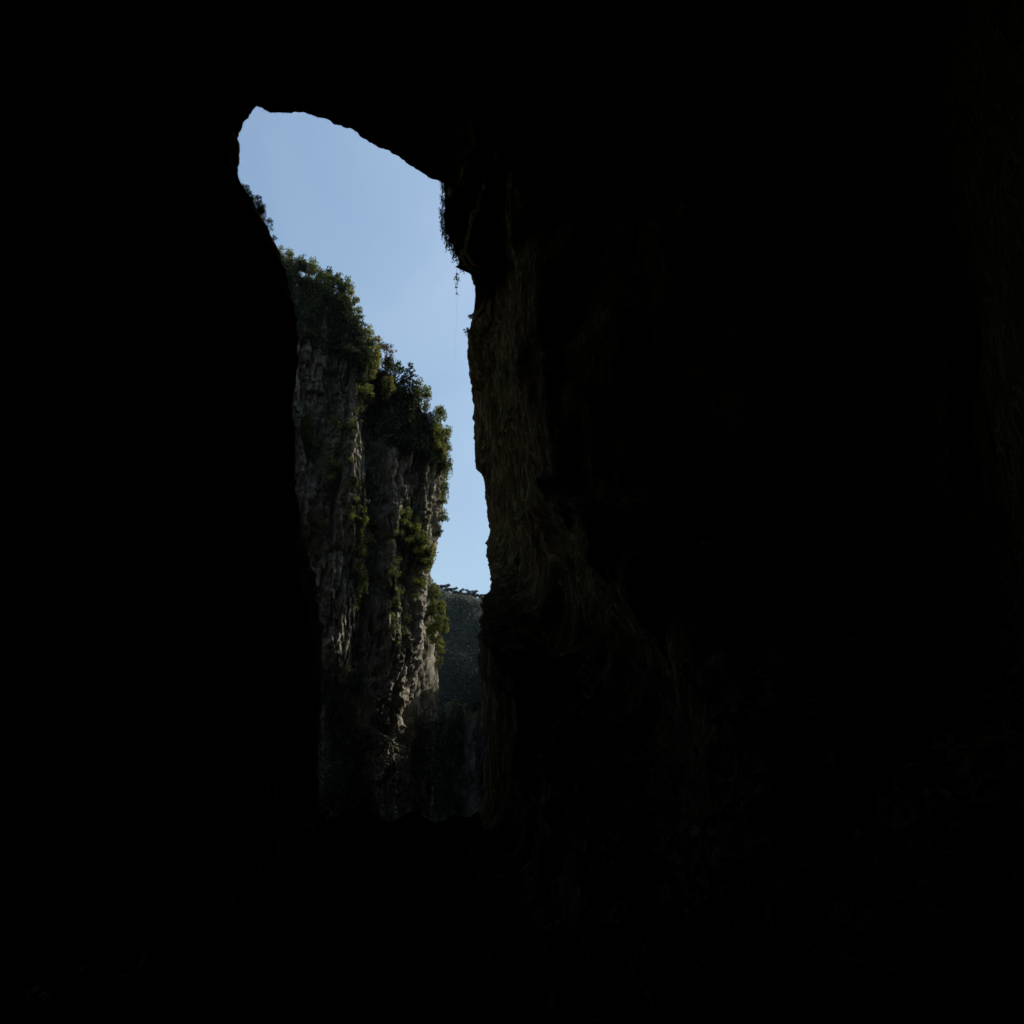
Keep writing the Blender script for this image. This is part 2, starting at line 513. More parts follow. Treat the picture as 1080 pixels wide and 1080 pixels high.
def loop_plan(corners, radius, step_of):
    """a closed plan with rounded corners; returns points every step (varying)"""
    pts = []
    m = len(corners)
    for i in range(m):
        a, b, c = (np.array(corners[(i + k) % m], float) for k in (-1, 0, 1))
        r = radius[i]
        p = b + (a - b) / np.linalg.norm(a - b) * r
        q = b + (c - b) / np.linalg.norm(c - b) * r
        for t in np.linspace(0, 1, 14):
            pts.append((1 - t) ** 2 * p + 2 * t * (1 - t) * b + t * t * q)
    pts = np.array(pts)
    closed = np.vstack([pts, pts[:1]])
    out = []
    for i in range(len(pts)):
        a, b = closed[i], closed[i + 1]
        parts = max(1, int(np.ceil(np.linalg.norm(b - a) / 4.0)))
        for j in range(parts):
            c, e = a + (b - a) * j / parts, a + (b - a) * (j + 1) / parts
            k = max(1, int(round(np.linalg.norm(e - c) / step_of((c + e) / 2))))
            for t in range(k):
                out.append(c + (e - c) * t / k)
    return np.array(out)


def build_cliff(name, plan, z_face, z_crest, z_low, rows, mat, shift, extra, seed, slope_in=17.0, flute=1.0, edge=None):
    """closed rock tower: vertical face, steep shoulder, domed top. plan[m,2] runs clockwise seen from above"""
    m = len(plan)
    d = np.roll(plan, -1, 0) - np.roll(plan, 1, 0)
    nrm = np.stack([d[:, 1], -d[:, 0]], 1)
    nrm /= np.linalg.norm(nrm, axis=1, keepdims=True)
    ctr = plan.mean(0)
    if ((plan - ctr) * nrm).sum() < 0: nrm = -nrm
    zf, zc = z_face(plan), z_crest(plan)
    P, face_w = [], []
    for t in np.linspace(0, 1, rows):
        z = z_low + (zf - z_low) * t
        xy = plan.copy()
        P.append(np.column_stack([xy, z])); face_w.append(np.ones(m))
    nb = max(8, rows // 8)
    for t in np.linspace(0, 1, nb + 1)[1:]:
        z = zf + (zc - zf) * (1 - (1 - t) ** 1.35 if slope_in > 0 else t)
        inn = slope_in * t ** 1.2
        xy = plan - nrm * inn
        P.append(np.column_stack([xy, z])); face_w.append(np.full(m, 1 - 0.6 * t))
    top = P[-1]
    c3 = np.array([ctr[0], ctr[1], 0.0])
    for t in (0.06, 0.14, 0.25, 0.4, 0.6, 0.8, 0.97):
        q = top + (c3 - top) * t
        q[:, 2] = top[:, 2] + (zc.mean() * 0.97 - top[:, 2]) * t * 0.5
        P.append(q); face_w.append(np.full(m, 0.35))
    P = np.array(P)
    # trace of the edge: sideways shift near the corner
    sh = shift(P[:, :, 2].reshape(-1), np.repeat(plan[None], len(P), 0).reshape(-1, 2)).reshape(len(P), m)
    P[:, :, 0] += sh
    N = np.zeros_like(P)
    N[:, :, 0], N[:, :, 1] = nrm[:, 0], nrm[:, 1]
    flat = P.reshape(-1, 3)
    fw = np.array(face_w).reshape(-1)
    disp = extra(flat)
    disp = disp + fbm(flat, 21, 3, 0.5, (1, 1, 0.35), seed=seed) * 2.2 * flute
    disp = disp + fbm(flat, 7.5, 4, 0.55, (1, 1, 0.16), ridged=True, seed=seed + 5) * 1.15 * flute
    disp = disp + fbm(flat, 3.2, 4, 0.6, (1, 1, 0.4), seed=seed + 8) * 0.55 * flute
    disp = disp + (np.abs(fbm(flat, 5.0, 3, 0.6, (0.5, 0.5, 1.6), seed=seed + 11))) * 0.5 * flute
    wv = np.stack([fbm(flat, 9, 3, 0.5, seed=seed + 30), fbm(flat, 9, 3, 0.5, seed=seed + 40)], 1) * 1.6
    for cw, ch, amp_ in ((4.6, 17.0, 0.9), (1.9, 7.5, 0.6), (0.85, 3.8, 0.34)):
        along = flat[:, 0] + flat[:, 1] * 0.9 + wv[:, 0] + 0.12 * flat[:, 2]
        ca_ = np.floor(along / cw).astype(np.int64)
        cb_ = np.floor((flat[:, 2] + 2.2 * wv[:, 1] + (ca_ * 7.7) % ch) / ch).astype(np.int64)
        disp = disp + ((_perm[(_perm[ca_ & 511] + cb_) & 511] / 511.0) - 0.5) * 2 * amp_ * flute
    c1 = fbm(flat, 10, 3, 0.5, (1, 1, 0.17), seed=seed + 60)
    c2 = fbm(flat, 4.5, 3, 0.5, (1, 1, 0.22), seed=seed + 70)
    disp = disp - 1.8 * flute * np.exp(-(c1 / 0.07) ** 2) - 0.9 * flute * np.exp(-(c2 / 0.09) ** 2)
    c3 = fbm(flat, 2.3, 3, 0.55, (1, 1, 0.2), seed=seed + 90)
    disp = disp - 0.55 * flute * np.exp(-(c3 / 0.08) ** 2) + 0.2 * flute * fbm(flat, 0.9, 2, 0.6, (1, 1, 0.4), seed=seed + 95)
    P2 = flat + N.reshape(-1, 3) * (disp * fw)[:, None]
    P2[:, 2] += fbm(flat, 6, 3, 0.5, seed=seed + 2) * 1.2 * (1 - fw)
    if edge is not None:        # keep the traced outer edge where it was traced; the relief may only roughen it
        ez, er, fade = edge
        G = P2.reshape(len(P), m, 3)
        err, at_k = np.zeros(len(P)), np.zeros(len(P), int)
        for i in range(len(P)):
            k = int(np.argmax(G[i, :, 0] / G[i, :, 1]))
            x, y, z = G[i, k]
            err[i] = np.interp((z - CAM.z) / y, ez, er) * y - x
        n_ok = rows + nb
        err[n_ok:] = err[n_ok - 1]
        half = 12
        pad = np.pad(err, half, mode='edge')
        err = np.convolve(pad, np.ones(2 * half + 1) / (2 * half + 1), 'valid')
        xm = G[:, :, 0].max(1)
        G[:, :, 0] += err[:, None] * sstep(0, 1, 1 - (xm[:, None] - G[:, :, 0]) / fade)
        P2 = G.reshape(-1, 3)
    faces = grid_faces(len(P), m, True)
    o = mesh_obj(name, P2, faces, mat)
    at = o.data.attributes.new('soil_shade', 'FLOAT', 'POINT')
    soil_shade = np.clip((1 - fw) * 2.2, 0, 1)  # shoulder and top coloured dark, standing in for shade
    soil_shade = np.clip(soil_shade + sstep(0.1, 0.5, fbm(flat, 7, 3, 0.6, (1, 1, 0.5), seed=seed + 80)) * 0.75, 0, 1)
    at.data.foreach_set('value', soil_shade.astype(np.float32))
    return o


D1 = 250.0
SLANT = 0.52                        # the face recedes from the black wall towards its outer corner


def face_depth(u, v, back=0.0):
    q = px(u, v, 1.0)
    y0 = D1 + back + SLANT * 18.5
    return y0 / (1 - SLANT * q.x)


SKY1 = [(230, 235), (262, 252), (285, 262), (300, 279), (315, 288), (330, 297), (345, 306), (362, 312), (370, 332), (380, 348), (392, 365), (402, 382), (420, 398),
        (436, 414), (448, 428), (456, 442), (466, 450), (475, 462)]
FACE1 = [(230, 330), (300, 345), (320, 356), (345, 366), (370, 376), (380, 400), (388, 430), (396, 452), (420, 462), (445, 470), (470, 480)]
EDGE1 = [(466, 450), (471, 470), (471, 492), (470, 512), (468, 530), (466, 548), (464, 562), (461, 578), (456, 592), (452, 604), (450, 625),
         (449, 650), (448, 672), (445, 695), (441, 715), (437, 730), (432, 741), (427, 748), (424, 756), (422, 775), (420, 800), (419, 840), (419, 900), (419, 960)]
crest1 = interp_px([(u, v + 3) for u, v in SKY1], lambda u, v: face_depth(u, v + 3, -3), 0, 2)
face1 = interp_px(FACE1, face_depth, 0, 2)
edge1 = interp_px(EDGE1, D1 + 6, 2, 0)
X_EDGE = float(edge1(110.0))
plan1 = loop_plan([(-150, D1 + SLANT * (18.5 - 150)), (X_EDGE, D1 + SLANT * (18.5 + X_EDGE)), (X_EDGE - 16, 305), (-150, 340)], [12, 8, 14, 20],
                  lambda p: 0.27 if (p[1] < 272 and p[0] > -78) else 5.0)


def shift1(z, xy):
    w = sstep(X_EDGE - 34, X_EDGE - 4, xy[:, 0])
    return (edge1(z) - X_EDGE) * w


def extra1(p):
    x, z = p[:, 0], p[:, 2]
    ux = 540 + x / p[:, 1] * FOCAL * 0.975      # rough column in the frame, only used to lay out buttresses and gullies
    e = np.zeros(len(p))
    gully = 383 + (110 - z) * 0.10 + 5 * np.sin(z * 0.09)
    e -= 5.0 * np.exp(-((ux - gully) / 9.0) ** 2) * (z < 140)
    e += 3.0 * np.exp(-((ux - 352) / 20.0) ** 2)
    e += 0.6 * np.exp(-((ux - 432) / 14.0) ** 2)
    crack = 347 + (128 - z) * -0.18
    e -= 2.2 * np.exp(-((ux - crack) / 2.6) ** 2) * sstep(60, 80, z)
    # undercut beneath the slanting lip, with the lower pillar standing under it
    lip = 47 - (ux - 400) * 0.22
    under = sstep(0, 5, lip - z)
    pillar = np.exp(-((ux - 404) / 12.0) ** 4)
    e -= under * (7.5 - 4.5 * pillar + 5.0 * (1 - sstep(374, 392, ux)))
    return e


cliff1 = build_cliff('cliff', plan1, lambda pl: face1(pl[:, 0]), lambda pl: crest1(pl[:, 0]), -12.0, 600, M_CLIFF, shift1, extra1, 4.0, slope_in=-2.2, edge=edge_ratio(EDGE1, 34.0))
tag(cliff1, 'tall grey limestone cliff with wooded top standing in the cave opening', 'cliff', kind='structure')

# the rock nose behind it
D2 = 282.0
EDGE2 = [(456, 610), (459, 650), (461, 690), (462, 715), (462, 735), (461, 755), (458, 790), (456, 860), (455, 960)]
edge2 = interp_px(EDGE2, D2 + 6, 2, 0)
X2 = float(edge2(75.0))
z2 = px(460, 622, D2)[2]
plan2 = loop_plan([(X2 - 60, D2 + 2), (X2, D2), (X2 - 6, D2 + 40), (X2 - 60, D2 + 44)], [6, 8, 8, 8], lambda p: 0.8 if p[1] < D2 + 18 and p[0] > X2 - 30 else 4.0)
cliff2 = build_cliff('cliff', plan2, lambda pl: np.full(len(pl), z2 - 8), lambda pl: np.full(len(pl), z2), -12.0, 130, M_CLIFF,
                     lambda z, xy: (edge2(z) - X2) * sstep(X2 - 20, X2 - 3, xy[:, 0]), lambda p: np.zeros(len(p)), 31.0, slope_in=8, flute=0.6, edge=edge_ratio(EDGE2, 20.0))
tag(cliff2, 'narrow pale rock nose behind the tall cliff, under a cascade of bushes', 'cliff', kind='structure')

# the gorge's other side, unseen behind the brown cave wall, its heights shaped to place the shadows
plan3 = loop_plan([(9, 176), (95, 176), (95, 226), (9, 226)], [12, 14, 14, 12], lambda p: 3.0)
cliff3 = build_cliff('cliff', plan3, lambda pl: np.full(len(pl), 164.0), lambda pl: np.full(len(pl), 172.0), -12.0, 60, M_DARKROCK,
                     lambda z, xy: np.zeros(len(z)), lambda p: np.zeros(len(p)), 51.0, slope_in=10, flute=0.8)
tag(cliff3, 'unseen tall dark limestone cliff across the gorge, raised to keep sun off the cave mouth', 'cliff', kind='structure')
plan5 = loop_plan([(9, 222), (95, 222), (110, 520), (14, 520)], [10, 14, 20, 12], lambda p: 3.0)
top5 = lambda pl: 71 + 20 * sstep(280, 297, pl[:, 1]) + 22 * sstep(325, 360, pl[:, 1])  # height steps shaped to set the shadow lines on cliff and nose
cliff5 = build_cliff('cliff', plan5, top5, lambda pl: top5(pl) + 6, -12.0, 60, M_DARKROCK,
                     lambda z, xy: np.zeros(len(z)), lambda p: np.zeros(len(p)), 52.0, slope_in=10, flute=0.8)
tag(cliff5, 'unseen lower dark limestone cliff farther along the gorge, shaped to shade the cliff foot', 'cliff', kind='structure')

# the far rock foot at the end of the gorge
D4 = 380.0
zt4 = px(495, 742, D4)[2]
plan4 = loop_plan([(-80, D4 + 3), (4, D4), (10, D4 + 40), (-80, D4 + 40)], [6, 6, 6, 6], lambda p: 0.9 if p[1] < D4 + 14 and p[0] > -40 else 4.0)
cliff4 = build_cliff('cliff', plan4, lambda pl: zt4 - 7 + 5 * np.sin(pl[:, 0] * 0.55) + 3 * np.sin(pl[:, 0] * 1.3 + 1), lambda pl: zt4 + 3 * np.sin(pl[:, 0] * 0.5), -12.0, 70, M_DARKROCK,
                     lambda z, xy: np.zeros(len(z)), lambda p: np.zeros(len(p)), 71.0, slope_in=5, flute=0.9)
tag(cliff4, 'low dim grey rock face at the end of the gorge, below the far wooded ridge', 'cliff', kind='structure')

# gorge floor
gx, gy = np.meshgrid(np.arange(-260, 261, 4.0), np.arange(150, 900, 4.0))
gp = np.column_stack([gx.ravel(), gy.ravel(), np.zeros(gx.size)])
gp[:, 2] = -5 + fbm(gp, 18, 4, 0.5) * 1.6
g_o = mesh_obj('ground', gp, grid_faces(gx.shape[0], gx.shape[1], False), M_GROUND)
tag(g_o, 'dark gorge floor beyond the cave mouth', 'ground', kind='structure')

# far wooded ridge
D5 = 540.0
RIDGE = [(380, 605), (430, 612), (455, 618), (470, 624), (480, 627), (490, 629), (500, 631), (512, 636), (540, 650), (580, 660)]
ridge_z = interp_px(RIDGE, D5, 0, 2)
hx, hk = np.meshgrid(np.arange(-190, 120, 2.0), np.linspace(0, 1, 90))
hz = ridge_z(hx)
yy = D5 - 78 * (1 - hk) ** 1.0
zz = -10 + (hz + 10) * np.sin(hk * math.pi / 2) ** 0.9
back = np.linspace(0, 1, 16)[1:]
P5 = np.stack([hx, yy, zz], -1)
Pb = np.stack([np.repeat(hx[-1:], 15, 0), D5 + back[:, None] * 160 * np.ones_like(hx[-1:]), hz[-1:] * (1 - back[:, None] ** 1.5) - 12 * back[:, None] ** 2], -1)
P5 = np.concatenate([P5, Pb], 0)
f5 = P5.reshape(-1, 3)
f5[:, 1] += fbm(f5, 30, 4, 0.5) * 5
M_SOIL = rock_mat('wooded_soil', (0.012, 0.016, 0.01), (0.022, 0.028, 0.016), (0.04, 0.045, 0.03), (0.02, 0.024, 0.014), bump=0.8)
hill = mesh_obj('hill', f5, grid_faces(P5.shape[0], P5.shape[1], False), M_SOIL)
tag(hill, 'far steep ridge closing the gorge, clothed in dark forest', 'hill', kind='structure')


# ------------------------------------------------------------------ plants
def leaf_mesh(centres, radii, count, size, flat=0.75, drop=0.0, rg=None):
    """many small leaf blades spread through a set of clumps"""
    rg = rg or rng
    centres = np.asarray(centres, float)
    radii = np.asarray(radii, float)
    wts = radii ** 2 / (radii ** 2).sum()
    idx = rg.choice(len(centres), count, p=wts)
    d = rg.normal(size=(count, 3))
    d /= np.linalg.norm(d, axis=1, keepdims=True)
    rr = radii[idx] * (0.35 + 1.0 * rg.random(count) ** 0.9)
    p = centres[idx] + d * rr[:, None] * np.array([1, 1, flat])
    p[:, 2] -= drop * rg.random(count)
    a = rg.normal(size=(count, 3)); a[:, 2] -= 0.25
    a /= np.linalg.norm(a, axis=1, keepdims=True)
    up = d * 0.7 + rg.normal(size=(count, 3)) * 0.6 + np.array([0, 0, 0.5])
    b = np.cross(a, up)
    b /= np.maximum(np.linalg.norm(b, axis=1, keepdims=True), 1e-6)
    L = (size * (0.6 + 0.8 * rg.random(count)))[:, None]
    v = np.stack([p - a * L * 0.5, p + b * L * 0.3, p + a * L * 0.55, p - b * L * 0.3], 1).reshape(-1, 3)
    return v, np.arange(count * 4).reshape(-1, 4)


def tube_mesh(paths, sides=6):
    V, F = [], []
    for pts, rads in paths:
        base = len(V)
        pts = [Vector(p) for p in pts]
        for i, p in enumerate(pts):
            t = (pts[min(i + 1, len(pts) - 1)] - pts[max(i - 1, 0)]).normalized()
            a = t.orthogonal().normalized(); b = t.cross(a)
            for k in range(sides):
                w = 2 * math.pi * k / sides
                V.append((p + (a * math.cos(w) + b * math.sin(w)) * rads[i])[:])
        for i in range(len(pts) - 1):
            for k in range(sides):
                F.append((base + i * sides + k, base + i * sides + (k + 1) % sides, base + (i + 1) * sides + (k + 1) % sides, base + (i + 1) * sides + k))
    return V, F


def blank(name):
    o = bpy.data.objects.new(name, None)
    o.empty_display_size = 0.3
    col.objects.link(o)
    return o


def limbs(trunk_h, top, clumps, r0):
    paths = [([(0, 0, -0.6), (0.05, 0, trunk_h * 0.5), (-0.05, 0.05, trunk_h), top], [r0 * 1.2, r0, r0 * 0.8, r0 * 0.25])]
    for c in clumps[:7]:
        z0 = trunk_h * random.uniform(0.55, 1.0)
        mid = ((c[0]) * 0.45, c[1] * 0.45, z0 + (c[2] - z0) * 0.6)
        paths.append(([(0, 0, z0), mid, tuple(c)], [r0 * 0.5, r0 * 0.3, r0 * 0.1]))
    return paths


def make_broad(h, w, n_cl, leaves, size, mat, seed, name='broadleaf_tree', sparse=1.0):
    random.seed(seed); rg = np.random.default_rng(seed)
    root = blank(name)
    cl, rad = [], []
    for _ in range(n_cl):
        a = random.uniform(0, 2 * math.pi); t = random.random()
        r = w * 0.5 * math.sqrt(random.random()) * (1 - 0.55 * abs(t - 0.35))
        cl.append((r * math.cos(a), r * math.sin(a), h * (0.34 + 0.6 * t)))
        rad.append(w * random.uniform(0.09, 0.21) * sparse)
    tv, tf = tube_mesh(limbs(h * 0.45, (0, 0, h * 0.8), cl, 0.02 * h + 0.04))
    mesh_obj('trunk', tv, tf, M_BARK, root)
    v, f = leaf_mesh(cl, rad, leaves, size, rg=rg)
    mesh_obj('crown', v, f, mat, root, smooth=False)
    return root


def make_conifer(h, w, leaves, size, mat, seed):
    random.seed(seed); rg = np.random.default_rng(seed)
    root = blank('conifer_tree')
    cl, rad, paths = [], [], [([(0, 0, -0.6), (0, 0, h * 0.5), (0, 0, h)], [0.2, 0.13, 0.03])]
    k = 0
    z = h * 0.16
    while z < h * 0.97:
        t = (z - h * 0.16) / (h * 0.84)
        L = w * 0.5 * (1 - t) ** 0.8 * random.uniform(0.75, 1.2) + 0.15
        for j in range(4 if t < 0.7 else 3):
            a = k * 2.4 + j * 2 * math.pi / 4 + random.uniform(-0.3, 0.3)
            tip = (L * math.cos(a), L * math.sin(a), z - 0.1 * L)
            paths.append(([(0, 0, z + 0.1 * L), tip], [0.05, 0.015]))
            for q in (0.45, 0.75, 1.0):
                cl.append((tip[0] * q, tip[1] * q, z + 0.1 * L - 0.2 * L * q)); rad.append(0.22 + 0.16 * L * (1.1 - 0.4 * q))
        z += h * 0.075
        k += 1
    tv, tf = tube_mesh(paths, 5)
    mesh_obj('trunk', tv, tf, M_BARK, root)
    v, f = leaf_mesh(cl, rad, leaves, size, flat=0.6, rg=rg)
    mesh_obj('crown', v, f, mat, root, smooth=False)
    return root


def make_shrub(h, w, leaves, size, mat, seed, drop=0.0, name='shrub'):
    random.seed(seed); rg = np.random.default_rng(seed)
    root = blank(name)
    cl, rad, paths = [], [], []
    for _ in range(14):
        a = random.uniform(0, 2 * math.pi); r = w * 0.6 * random.random() ** 0.6; z = h * random.uniform(0.15, 0.85)
        cl.append((r * math.cos(a), r * math.sin(a), z)); rad.append(random.uniform(0.13, 0.30) * min(w, h))
        paths.append(([(0, 0, -0.4), (cl[-1][0] * 0.5, cl[-1][1] * 0.5, z * 0.6), cl[-1]], [0.06, 0.04, 0.015]))
    tv, tf = tube_mesh(paths, 5)
    mesh_obj('stem', tv, tf, M_BARK, root)
    v, f = leaf_mesh(cl, rad, leaves, size, flat=0.85, drop=drop, rg=rg)
    mesh_obj('foliage', v, f, mat, root, smooth=False)
    return root


def make_creeper(h, w, strands, leaves, size, mat, seed, name='creeper'):
    """a plant that hangs: origin at its top, strands down the rock"""
    random.seed(seed); rg = np.random.default_rng(seed)
    root = blank(name)
    cl, rad, paths = [], [], []
    for _ in range(strands):
        x = random.uniform(-w / 2, w / 2); y = random.uniform(-0.5, 0.3); L = h * random.uniform(0.45, 1.0)
        pts = [(x * 0.5, 0.4, 0.2)]
        for q in range(1, 6):
            t = q / 5
            pts.append((x + 0.35 * math.sin(3 * t + x * 3), y - 0.2 * t, -L * t))
            cl.append(pts[-1]); rad.append(random.uniform(0.2, 0.5) * (1.1 - 0.55 * t) * min(1.3, w / 2.2))
        paths.append((pts, [0.06, 0.05, 0.045, 0.04, 0.03, 0.015]))
    tv, tf = tube_mesh(paths, 5)
    mesh_obj('stem', tv, tf, M_BARK, root)
    v, f = leaf_mesh(cl, rad, leaves, size, flat=1.3, drop=0.3, rg=rg)
    mesh_obj('foliage', v, f, mat, root, smooth=False)
    return root


PROTO = {
    'broad': make_broad(5.4, 5.4, 22, 1500, 0.42, M_LEAF, 1),
    'broad2': make_broad(6.2, 5.0, 19, 1400, 0.42, M_LEAF, 2),
    'dark': make_broad(5.6, 5.4, 20, 1700, 0.42, M_LEAF_DARK, 3),
    'young': make_broad(4.6, 4.6, 18, 1300, 0.42, M_LEAF_YOUNG, 4),
    'airy': make_broad(7.0, 5.6, 20, 620, 0.40, M_LEAF_DRY, 5, sparse=0.75),
    'conifer': make_conifer(9.5, 5.6, 2100, 0.40, M_LEAF_DARK, 6),
    'fartree': make_broad(8.5, 6.0, 16, 1100, 0.7, M_LEAF_FAR, 7),
    'shrub': make_shrub(2.8, 3.0, 620, 0.38, M_LEAF, 8),
    'yshrub': make_shrub(2.8, 2.8, 620, 0.38, M_LEAF_YOUNG, 9),
    'dshrub': make_shrub(2.6, 2.8, 560, 0.36, M_LEAF_DARK, 10),
    'pshrub': make_shrub(1.5, 1.7, 120, 0.34, M_LEAF_PALE, 12),
    'creeper': make_creeper(7.5, 3.0, 7, 700, 0.36, M_LEAF, 13),
    'ycreeper': make_creeper(7.0, 3.2, 8, 760, 0.38, M_LEAF_YOUNG, 14),
    'dcreeper': make_creeper(4.5, 2.6, 7, 560, 0.32, M_LEAF_DARK, 15),
}
FRESH = set(PROTO)
CAT = {'broad': 'tree', 'broad2': 'tree', 'dark': 'tree', 'young': 'tree', 'airy': 'tree', 'conifer': 'tree', 'fartree': 'tree',
       'shrub': 'shrub', 'yshrub': 'shrub', 'dshrub': 'shrub', 'pshrub': 'shrub', 'creeper': 'creeper', 'ycreeper': 'creeper', 'dcreeper': 'creeper'}
random.seed(21)


def place(kind, loc, scale, label, group, rz=None, tilt=(0, 0)):
    src = PROTO[kind]
    if kind in FRESH:
        FRESH.discard(kind)
        root = src
    else:
        root = src.copy(); col.objects.link(root)
        for ch in src.children:
            c = ch.copy(); col.objects.link(c); c.parent = root
    root.location = loc
    hang = kind.endswith('creeper')
    root.rotation_euler = (tilt[0], tilt[1], rz if rz is not None else (0 if hang else random.uniform(0, 6.28)))
    sc = scale if isinstance(scale, tuple) else (scale,) * 3
    root.scale = sc
    tag(root, label, CAT[kind], group)
    return root


B1, B2, BH = bvh_of(cliff1), bvh_of(cliff2), bvh_of(hill)
BR, BL = bvh_of(cave[1]), bvh_of(cave[3])


def hit(bvh, u, v, fallback=None):
    loc, nor, _, dist = bvh.ray_cast(CAM, ray(u, v))
    if loc is None:
        return Vector(fallback) if fallback else None
    return loc


def on_top(bvh, x, y, z0=400):
    loc, *_ = bvh.ray_cast(Vector((x, y, z0)), Vector((0, 0, -1)))
    return loc


# --- trees along the clifftop, in order down the slope away from the black wall: (kind, pixel of the crown's top, width scale, height in metres, label)
def crest_tree(kind, u, v_top, h, label, group='trees along the clifftop', native={'broad': 5.4, 'broad2': 6.2, 'dark': 5.6, 'young': 4.6, 'airy': 7.0, 'conifer': 9.5, 'shrub': 2.8, 'yshrub': 2.8, 'dshrub': 2.6}, wide=1.0, bvh=None):
    D = face_depth(u, v_top, -1.5)
    top = px(u, v_top, D)
    g = on_top(bvh or B1, top.x, D)
    z = (top.z - h) if g is None else min(top.z - h, g.z + 0.3)
    sz = (top.z - z) / native[kind] / 0.98
    s = h / native[kind] * wide
    return place(kind, (top.x, D, z), (s, s, min(sz, s * 1.7)), label, group)


CREST = [
    ('broad', 300, 264, 5.0, 'round leafy tree on the clifftop, first beside the black cave wall'),
    ('shrub', 307, 270, 3.2, 'small shrub wedged between the first two clifftop trees by the black wall'),
    ('dark', 314, 274, 5.0, 'dark round tree on the clifftop, second from the black cave wall'),
    ('broad', 324, 273, 5.8, 'rounded tree with sunlit crown on the clifftop, third from the black wall'),
    ('broad2', 334, 283, 4.6, 'small tree with pale sunlit leaves in the dip between two larger clifftop crowns'),
    ('broad', 343, 291, 4.6, 'low sunlit crown at the bottom of the clifftop dip beside the big dark crown'),
    ('dark', 352, 288, 5.6, 'large dark crown bulging against the sky above the pale rock face'),
    ('broad', 361, 292, 5.4, 'sunlit tree on the outer shoulder of the big dark clifftop crown'),
    ('young', 368, 306, 4.8, 'yellowish sunlit tree at the lip where the clifftop drops steeply'),
    ('broad', 372, 322, 4.6, 'narrow leafy tree on the steep drop just below the yellowish lip tree'),
    ('dark', 378, 336, 4.6, 'dark tree halfway down the steep clifftop drop against the sky'),
    ('broad', 386, 345, 4.6, 'dense leafy tree at the low end of the steep clifftop drop'),
    ('young', 393, 356, 4.8, 'yellow green tree beside the airy bare crown on the clifftop'),
    ('airy', 408, 362, 8.0, 'sparse airy tree with see through grey crown rising from the clifftop'),
    ('dark', 416, 380, 6.0, 'dense dark tree filling the gap between airy crown and pointed conifer'),
    ('conifer', 433, 381, 10.0, 'pointed dark conifer standing up from the clifftop against blue sky'),
    ('broad', 443, 401, 5.5, 'spreading tree reaching out on the open side of the pointed conifer'),
    ('airy', 449, 405, 5.0, 'thin arching sapling with gaps in its crown beside the pointed conifer'),
    ('dark', 452, 425, 5.0, 'low dark tree in the notch below the arching sapling'),
    ('broad', 459, 427, 5.2, 'upright sunlit tree near the outer corner of the clifftop'),
    ('broad2', 465, 430, 5.4, 'last leafy tree at the outer corner of the clifftop'),
]
for kind, u, v, h, lab in CREST:
    crest_tree(kind, u, v, h, lab, wide=1.15 if kind in ('broad', 'dark', 'broad2', 'young') else 1.0)

# --- thicket on the steep shoulder, its shade put into the leaf colour: one mass
def thicket(name, bvh, spots, mat, size, per, label, rad=(0.9, 1.7), seed=5, off=0.3):
    rg = np.random.default_rng(seed)
    V, F, base = [], [], 0
    cl, rr = [], []
    for (u, v) in spots:
        p = hit(bvh, u, v)
        if p is None: continue
        cl.append((p.x + 0.5 * off, p.y - off, p.z + 0.3)); rr.append(rg.uniform(*rad))
    v, f = leaf_mesh(cl, rr, per * len(cl), size, flat=0.9, rg=rg)
    o = mesh_obj(name, v, f, mat, smooth=False)
    return tag(o, label, 'undergrowth', kind='stuff')


sky_u = [p[0] for p in SKY1]; sky_v = [p[1] for p in SKY1]
fac_u = [p[0] for p in FACE1]; fac_v = [p[1] for p in FACE1]
spots = []
rs = random.Random(4)
while len(spots) < 900:
    u = rs.uniform(296, 470)
    a, b = np.interp(u, sky_u, sky_v) - 4, np.interp(u, fac_u, fac_v) + 7
    if u > 385: b += 8
    v = rs.uniform(a, b)
    spots.append((u, v))
thicket('undergrowth', B1, spots, M_LEAF_DARK, 0.42, 90, 'thicket with shade coloured into its dark leaves, covering the steep shoulder between rock face and clifftop trees')

